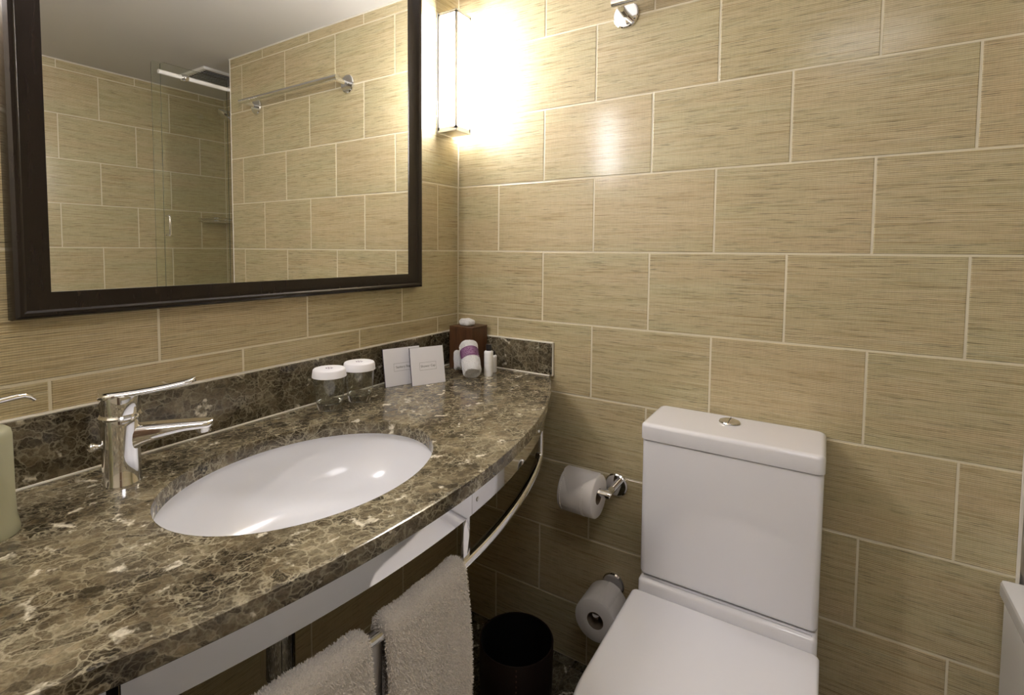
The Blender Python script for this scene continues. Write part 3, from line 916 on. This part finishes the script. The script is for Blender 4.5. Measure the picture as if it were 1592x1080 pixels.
# ------------------------------------------------------------------ toilet
TX0, TX1 = .7185, 1.1095
toilet = thing('toilet', 'white close-coupled ceramic toilet with squared cistern and closed lid', 'toilet', (.914, -.35, 0))
obj('cistern', BM().prism(rrect(TX0+.003, TX1-.002, -.184, -.004, (.014, .014, .02, .02), 6), .475, .8205, .002, .012), M_CERAMIC, toilet, angle=40)
lid = obj('cistern_lid', BM().prism(rrect(TX0, TX1, -.190, -.003, (.016, .016, .022, .022), 6), .8235, .864, .009, .002), M_CERAMIC, toilet, angle=40)
btn = obj('flush_button', BM().lathe([(.0, .0075), (.017, .0070), (.0235, .0045), (.0250, .0015), (.0235, 0)], (.9045, -.066, .8642), n=40), M_SATIN, toilet)
obj('button_split', BM().box(.9040, .9052, -.088, -.044, .8712, .8722), M_BLACK, btn, smooth=False)
def lidshape(x0, x1, yb, yf, ys, rb=.014, n=18):
    """outline: straight sides back to ys, then an elliptic nose to yf (ccw)"""
    cx, hw = (x0+x1)/2, (x1-x0)/2
    pts = []
    for k in range(2*n+1):
        a = PI+PI*k/(2*n)
        c, s = math.cos(a), math.sin(a)
        e = 2/2.7
        pts.append((cx+hw*math.copysign(abs(c)**e, c), ys-(ys-yf)*abs(s)**e))
    for k in range(6):
        a = PI/2*k/5; pts.append((x1-rb+rb*math.cos(a), yb-rb+rb*math.sin(a)))
    for k in range(6):
        a = PI/2+PI/2*k/5; pts.append((x0+rb+rb*math.cos(a), yb-rb+rb*math.sin(a)))
    return pts
obj('seat_lid', BM().prism(lidshape(.7125, 1.1125, -.200, -.685, -.50), .4275, .4465, .006, .002, 4), M_SEAT, toilet, angle=40)
obj('seat_ring', BM().prism(lidshape(.716, 1.109, -.203, -.68, -.50), .407, .4262, .003, .003, 2), M_SEAT, toilet, angle=40)
def bowl():
    b = BM(); rings = []
    base = lidshape(.722, 1.103, -.030, -.665, -.48, .02)
    for z, kx, ky, yc in ((0.0008, .62, .80, -.30), (.06, .62, .80, -.30), (.18, .68, .83, -.30), (.28, .86, .93, -.31), (.34, .97, .99, -.33), (.37, 1, 1, -.33), (.400, 1, 1, -.33), (.4055, .985, .99, -.33)):
        rings.append([b.bm.verts.new((.9125+(x-.9125)*kx, yc+(y-yc)*ky, z)) for x, y in base])
    m = len(base)
    for A, B in zip(rings[:-1], rings[1:]):
        for i in range(m):
            j = (i+1) % m; b.bm.faces.new((A[i], A[j], B[j], B[i]))
    b.bm.faces.new(rings[0][::-1]); b.bm.faces.new(rings[-1])
    return b
obj('pedestal_bowl', bowl(), M_CERAMIC, toilet, angle=50)
obj('cistern_platform', BM().prism(rrect(.722, 1.1075, -.1985, -.012, (.012, .012, .02, .02), 5), .38, .4725, .010, .004, 4), M_CERAMIC, toilet, angle=40)

# ------------------------------------------------------------------ toilet roll holders
h1 = thing('toilet_roll_holder', 'chrome toilet roll holder on the wall left of the cistern, holding the folded roll', 'roll holder', (.60, 0, .60))
PX, PZ = .594, .602
obj('wall_plate', BM().lathe([(0, .012), (.030, .012), (.0335, .009), (.0335, 0.0005), (0, .0005)], (PX, 0, PZ), (0, -1, 0), 40), M_CHROME, h1)
obj('arm', BM().tube([(PX, -.008, PZ), (PX, -.075, PZ)], .0105, 20), M_CHROME, h1)
obj('roll_bar', BM().tube([(PX+.0125, -.082, PZ-.001), (PX+.01, -.082, PZ), (.48, -.082, PZ), (.455, -.082, PZ)], [.0085, .0105, .0095, .009], 20), M_CHROME, h1)

def paper_roll(c, axis, r, rin, L, label, seed, flap=None):
    t = thing('toilet_roll', label, 'toilet roll', tuple(c))
    axis = Vector(axis).normalized(); c = Vector(c)
    o = obj('paper', BM().lathe([(rin, L/2-.001), (r-.003, L/2), (r, L/2-.003), (r*1.003, L*.2), (r*.998, -L*.1), (r, -L/2+.003), (r-.003, -L/2), (rin, -L/2+.001), (rin, L/2-.001)], c, axis, 56), M_PAPER, t, angle=50)
    obj('cardboard_core', BM().lathe([(rin-.0002, L/2-.0015), (rin-.0002, -L/2+.0015), (rin-.0014, -L/2+.0015), (rin-.0014, L/2-.0015), (rin-.0002, L/2-.0015)], c, axis, 40), M_CARDTUBE, t)
    return t
# folded roll: axis along x, hanging from the bar
RC = Vector((.5185, -.082, .5905)); RR = .0605
r1 = paper_roll(RC, (1, 0, 0), RR, .0225, .105, 'white toilet roll with its end folded to a point, on the upper holder', 1)
def flapmesh():
    """last sheet lying on the roll, folded to a point that hangs over the front"""
    b = BM(); n = 18
    def P(x, a, lift=.0012):   # a: angle from top towards the front (-y)
        return Vector((x, RC.y-(RR+lift)*math.sin(a), RC.z+(RR+lift)*math.cos(a)))
    x0, x1 = RC.x-.051, RC.x+.051
    amax = 1.35
    rows = []
    for i in range(n+1):
        a = -.6+(amax+.6)*i/n
        if a < .25: l, r_ = x0, x1
        else:
            k = (a-.25)/(amax-.25); l = x0+(.030+.0)*k*1.2; r_ = x1-(x1-x0-.036)*k
            if r_ < l+.0005: r_ = l+.0005
        rows.append([b.bm.verts.new(P(l+(r_-l)*j/6, a, .0028)) for j in range(7)])
    for A, B in zip(rows[:-1], rows[1:]):
        for j in range(6): b.bm.faces.new((A[j], B[j], B[j+1], A[j+1]))
    g = b.bm.faces[:]
    ret = bmesh.ops.solidify(b.bm, geom=g, thickness=.0012)
    return b
obj('folded_end', flapmesh(), M_PAPER, r1, angle=40)
# embossed perforation dots
b = BM()
for xx in (RC.x-.043, RC.x+.020, RC.x+.024):
    for k in range(22):
        a = .95+k*.075 if xx > RC.x else .5+k*.085
        pz = RC.z+(RR+.0003)*math.cos(a); py = RC.y-(RR+.0003)*math.sin(a)
        b.box(xx-.0007, xx+.0007, py-.0009, py+.0009, pz-.0009, pz+.0009)
obj('embossed_dots', b, M_PAPER, r1, smooth=False)['kind'] = 'stuff'

h2 = thing('spare_roll_holder', 'chrome peg on the wall near the floor for the spare roll', 'roll holder', (.585, 0, .26))
P2 = Vector((.5935, 0, .276))
obj('wall_plate', BM().lathe([(0, .010), (.030, .010), (.0335, .007), (.0335, 0.0005), (0, .0005)], (P2.x-.003, 0, P2.z+.022), (0, -1, 0), 40), M_CHROME, h2)
obj('peg', BM().tube([(.587, -.006, .278), (.583, -.09, .268), (.583, -.118, .266), (.583, -.12, .272)], [.008, .008, .009, .010], 18), M_CHROME, h2)
r2 = paper_roll((.581, -.072, .252), (0, -1, 0), .0615, .0245, .100, 'spare white toilet roll low on the wall, facing out beside the toilet seat', 2)
obj('loose_sheet_edge', BM().sweep([Vector((.581+.0622*math.cos(a), -.072, .252+.0622*math.sin(a))) for a in np.linspace(.9, 1.5, 10)], [(-.048, -.0004), (.048, -.0004), (.048, .0004), (-.048, .0004)], (0, 0, 1)), M_PAPER, r2)

# ------------------------------------------------------------------ waste bin
BX, BY, BR, BH = .424, -.287, .100, .245
wb = thing('wastebasket', 'round dark brown leather wastebasket on the floor under the counter', 'bin', (BX, BY, 0))
obj('leather_shell', BM().lathe([(0, .001), (BR*.93, .001), (BR*.95, .004), (BR, BH-.002), (BR-.001, BH), (BR-.004, BH), (BR-.0045, BH-.002)], (BX, BY, 0), n=64), M_BIN, wb)
obj('lining', BM().lathe([(BR-.0046, BH-.003), (BR*.93-.004, .006), (0, .006)], (BX, BY, 0), n=64), M_BININ, wb)
sdir = Vector((1.10-BX, -1.42-BY, 0)).normalized()
b = BM()
for k in range(16):
    z = BH-.008-k*.0145; rr_ = BR*.95+(BR*.05)*(z/BH)+.0005
    q = Vector((BX, BY, z))+sdir*rr_
    b.box(q.x-.0012, q.x+.0012, q.y-.0012, q.y+.0012, z-.002, z+.002)
obj('seam_stitching', b, M_STITCH, wb, smooth=False)['kind'] = 'stuff'

# ------------------------------------------------------------------ towel bar on the toilet wall
tbar = thing('wall_towel_bar', 'chrome towel bar high on the tiled wall above the toilet', 'towel bar', (.93, 0, 1.94))
for px in (.5945, 1.2235):
    obj('wall_plate', BM().lathe([(0, .010), (.0335, .010), (.0365, .007), (.0365, 0.0005), (0, .0005)], (px, 0, 1.949 if px < 1 else 1.949), (0, -1, 0), 44), M_CHROME, tbar)
    obj('post', BM().tube([(px, -.006, 1.949), (px, -.068, 1.955)], [.0095, .009], 18), M_CHROME, tbar)
obj('bar', BM().tube([(.578, -.069, 1.957), (.60, -.069, 1.957), (1.23, -.069, 1.957), (1.247, -.069, 1.957)], .0112, 20), M_CHROME, tbar)

# ------------------------------------------------------------------ bath
bath = thing('bathtub', 'white bathtub at the right edge behind the toilet wall corner', 'bathtub', (1.8, -.5, 0))
def tub():
    b = bmesh.new()
    x0, x1, ym, y1, yf = 1.4200, XF-.004, -.006, YS-.006, -1.50
    r = .012
    outer = [(x0+r, yf), (x1, yf), (x1, y1), (XE+.010, y1), (XE+.010, ym), (x0+.010, ym), (x0+.003, ym-.003), (x0, ym-.010), (x0, yf+r)]
    outer = [Vector(p) for p in outer]
    inner = [Vector(p) for p in rrect(1.515, XF-.07, yf+.10, y1-.09, .13, 8)]
    def ring(c, off, z): return [b.verts.new((q.x, q.y, z)) for q in offset(c, off)]
    def band(A, B):
        for i in range(len(A)):
            j = (i+1) % len(A); b.faces.new((A[i], A[j], B[j], B[i]))
    ZR = .619
    O = [ring(outer, a, z) for a, z in ((-.007, ZR), (-.002, ZR-.002), (0, ZR-.007), (0, ZR-.030), (-.004, ZR-.033), (-.012, ZR-.034))]
    I = [ring(inner, a, z) for a, z in ((.006, ZR), (.001, ZR-.003), (-.002, ZR-.012), (-.05, .24), (-.09, .19), (-.14, .18))]
    for s in (O, I):
        for A, B in zip(s[:-1], s[1:]): band(A, B)
    ed = []
    for vs in (O[0], I[0]):
        for i in range(len(vs)): ed.append(b.edges.get((vs[i], vs[(i+1) % len(vs)])))
    bmesh.ops.triangle_fill(b, use_beauty=True, edges=ed)
    b.faces.new(I[-1])
    return b
obj('tub_shell', tub(), M_ACRYLIC, bath, angle=40)
obj('side_panel', BM().box(1.4295, 1.4395, -1.49, -.007, .0008, .5865, .001, 1), mat('white_bath_panel', (.74, .73, .72), .35), bath)

# ------------------------------------------------------------------ shower screen
scr = thing('shower_screen', 'green tinted frameless glass shower screen on the bath, seen in the mirror', 'shower screen', (1.475, -.15, .614))
SX = 1.4750
def pane(y0, y1, z0, z1, r, x, th):
    b = BM(); pts = []
    for k in range(9):
        a = PI/2+PI/2*k/8; pts.append((y0+r+r*math.cos(a), z1-r+r*math.sin(a)))
    pts = [(y1, z0), (y1, z1)]+pts+[(y0, z0)]
    A = [b.bm.verts.new((x-th/2, y, z)) for y, z in pts]; B = [b.bm.verts.new((x+th/2, y, z)) for y, z in pts]
    return b, A, B
b, A_, B_ = pane(-.300, -.003, .621, 2.112, .014, SX, .006)
b.bm.faces.new(A_); 
obj('glass_pane', b, M_PANE, scr, smooth=False)
b, A_, B_ = pane(-.300, -.003, .621, 2.112, .014, SX, .006)
m_ = len(A_)
for i in range(m_):
    j = (i+1) % m_; b.bm.faces.new((A_[i], A_[j], B_[j], B_[i]))
obj('polished_edge', b, M_PANE_EDGE, scr, smooth=False)
b, A_, B_ = pane(-.336, -.3008, .621, 2.108, .010, SX, .004)
b.bm.faces.new(A_)
obj('edge_seal', b, M_SEALSTRIP, scr, smooth=False)
b, A_, B_ = pane(-.336, -.3008, .621, 2.108, .010, SX, .004)
for i in range(3, len(A_)-1):
    b.bm.faces.new((A_[i], A_[i+1], B_[i+1], B_[i]))
obj('seal_lip', b, M_PANE_EDGE, scr, smooth=False)
b = BM().tube([(SX-.004, -.291, 1.43), (SX-.03, -.291, 1.43), (SX-.034, -.291, 1.425), (SX-.034, -.291, 1.35), (SX-.03, -.291, 1.345), (SX-.004, -.291, 1.345)], .0055, 14)
obj('pull_handle', b, M_CHROME, scr)
obj('support_bar', BM().tube([(SX-.016, -.315, 2.063), (SX-.016, .0, 2.063), (SX-.016, -.0015, 2.063)], .0095, 16), mat('white_enamel', (.82, .80, .77), .25), scr)
obj('bar_clamp', BM().lathe([(0, -.016), (.010, -.0155), (.015, -.010), (.0165, 0), (.015, .010), (.010, .0155), (0, .016)], (SX-.016, -.205, 2.063), (0, 1, 0), 24), M_CHROME, scr)
for z in (.70, .90):
    obj('wall_clamp', BM().box(SX-.0228, SX+.006, -.030, -.0045, z, z+.035, .002, 1), M_CHROME, scr)

# ------------------------------------------------------------------ hand shower and corner basket
hs = thing('hand_shower', 'chrome hand shower on its slide bar, seen in the mirror through the glass', 'shower', (1.86, YS, 1.6))
obj('slide_bar', BM().tube([(1.83, YS-.045, 1.30), (1.83, YS-.045, 2.05)], .009, 16), M_CHROME, hs)
for z in (1.31, 2.04):
    obj('bracket', BM().tube([(1.83, YS-.0005, z), (1.83, YS-.05, z)], .011, 16), M_CHROME, hs)
hd = Vector((.20, -.55, -.80)).normalized()
c0 = Vector((1.925, .235, 2.055))
obj('spray_head', BM().lathe([(0, .012), (.040, .010), (.046, .002), (.044, -.006), (.030, -.016), (.015, -.026), (0, -.028)], c0, hd, 36), M_CHROME, hs)
obj('handle', BM().tube([c0-hd*.018, c0-hd*.03+Vector((-.008, .02, -.01)), Vector((1.885, .265, 1.985)), Vector((1.845, .30, 1.90)), Vector((1.83, YS-.055, 1.83))], [.015, .0135, .012, .0115, .010], 16), M_CHROME, hs)
hp = []
for k in range(41):
    u = k/40
    hp.append(Vector((1.83+.05*math.sin(u*PI), YS-.07-.04*math.sin(u*PI), 1.83-.75*math.sin(u*PI)*.9-.35*u)))
obj('hose', BM().tube(hp, .006, 10), M_SATIN, hs)

cb = thing('corner_basket', 'chrome wire soap basket in the shower corner, seen in the mirror', 'basket', (XF-.06, YS-.05, 1.44))
def rectpath(z, r=.02):
    return [Vector((x, y, z)) for x, y in rrect(XF-.20, XF-.006, .19, YS-.006, r, 4)]
for z in (1.462, 1.447):
    p = rectpath(z); obj('rim_wire', BM().tube(p+[p[0]], .0042, 8, False), M_CHROME, cb)
for i in range(12):
    x = XF-.194+i*.0165
    obj('base_wire', BM().tube([(x, .191, 1.447), (x, YS-.007, 1.447)], .0017, 6), M_CHROME, cb)

# ------------------------------------------------------------------ ceiling extractor vent
vx0, vx1, vy0, vy1 = 1.65, 1.93, -.02, .26
vent = thing('ceiling_vent', 'square white louvred ceiling vent above the bath, seen in the mirror', 'vent', ((vx0+vx1)/2, (vy0+vy1)/2, ZC))
b = bmesh.new()
rings = []
for w, z in ((0, ZC-.0008), (0, ZC-.010), (.004, ZC-.013), (.022, ZC-.012), (.030, ZC-.004), (.030, ZC-.0008)):
    rings.append([b.verts.new((x, y, z)) for x, y in ((vx0+w, vy0+w), (vx1-w, vy0+w), (vx1-w, vy1-w), (vx0+w, vy1-w))])
for A, B in zip(rings[:-1], rings[1:]):
    for i in range(4):
        j = (i+1) % 4; b.faces.new((A[i], A[j], B[j], B[i]))
M_VENT = mat('white_vent_plastic', (.84, .83, .81), .4)
obj('vent_frame', b, M_VENT, vent, angle=30)
obj('vent_dark_sheet', BM().box(vx0+.031, vx1-.031, vy0+.031, vy1-.031, ZC-.0025, ZC-.0010), M_DARK, vent, smooth=False)  # flat dark sheet standing in for shade behind the slats
for k in range(9):
    x = vx0+.040+k*.0235
    b = BM(); vs = []
    for xx, z in ((x, ZC-.0115), (x+.0155, ZC-.005), (x+.0160, ZC-.0062), (x+.0005, ZC-.0128)):
        vs.append((xx, z))
    A = [b.bm.verts.new((xx, vy0+.031, z)) for xx, z in vs]; B = [b.bm.verts.new((xx, vy1-.031, z)) for xx, z in vs]
    for i in range(4):
        j = (i+1) % 4; b.bm.faces.new((A[i], A[j], B[j], B[i]))
    b.bm.faces.new(A); b.bm.faces.new(B)
    obj('louvre_slat', b, M_VENT, vent, smooth=False)

# ceiling bead where walls meet the ceiling
structure('trim_2', BM().box(.0005, XE-.001, -.0035, .0, ZC-.006, ZC-.0005).box(.0, .0035, YFR+.001, -.004, ZC-.006, ZC-.0005)
          .box(XF-.0035, XF, YFR+.001, YS-.001, ZC-.006, ZC-.0005), M_SEAL, smooth=False)
# entrance door in the wall behind the camera
door = structure('door_1', BM().box(.95, 1.40, YFR+.001, YFR+.036, .004, 2.02, .003, 1), M_DOOR)
obj('door_handle', BM().tube([(1.02, YFR+.037, 1.0), (1.02, YFR+.075, 1.0), (1.03, YFR+.08, 1.0), (1.12, YFR+.08, 1.0)], .009, 14), M_CHROME, door)
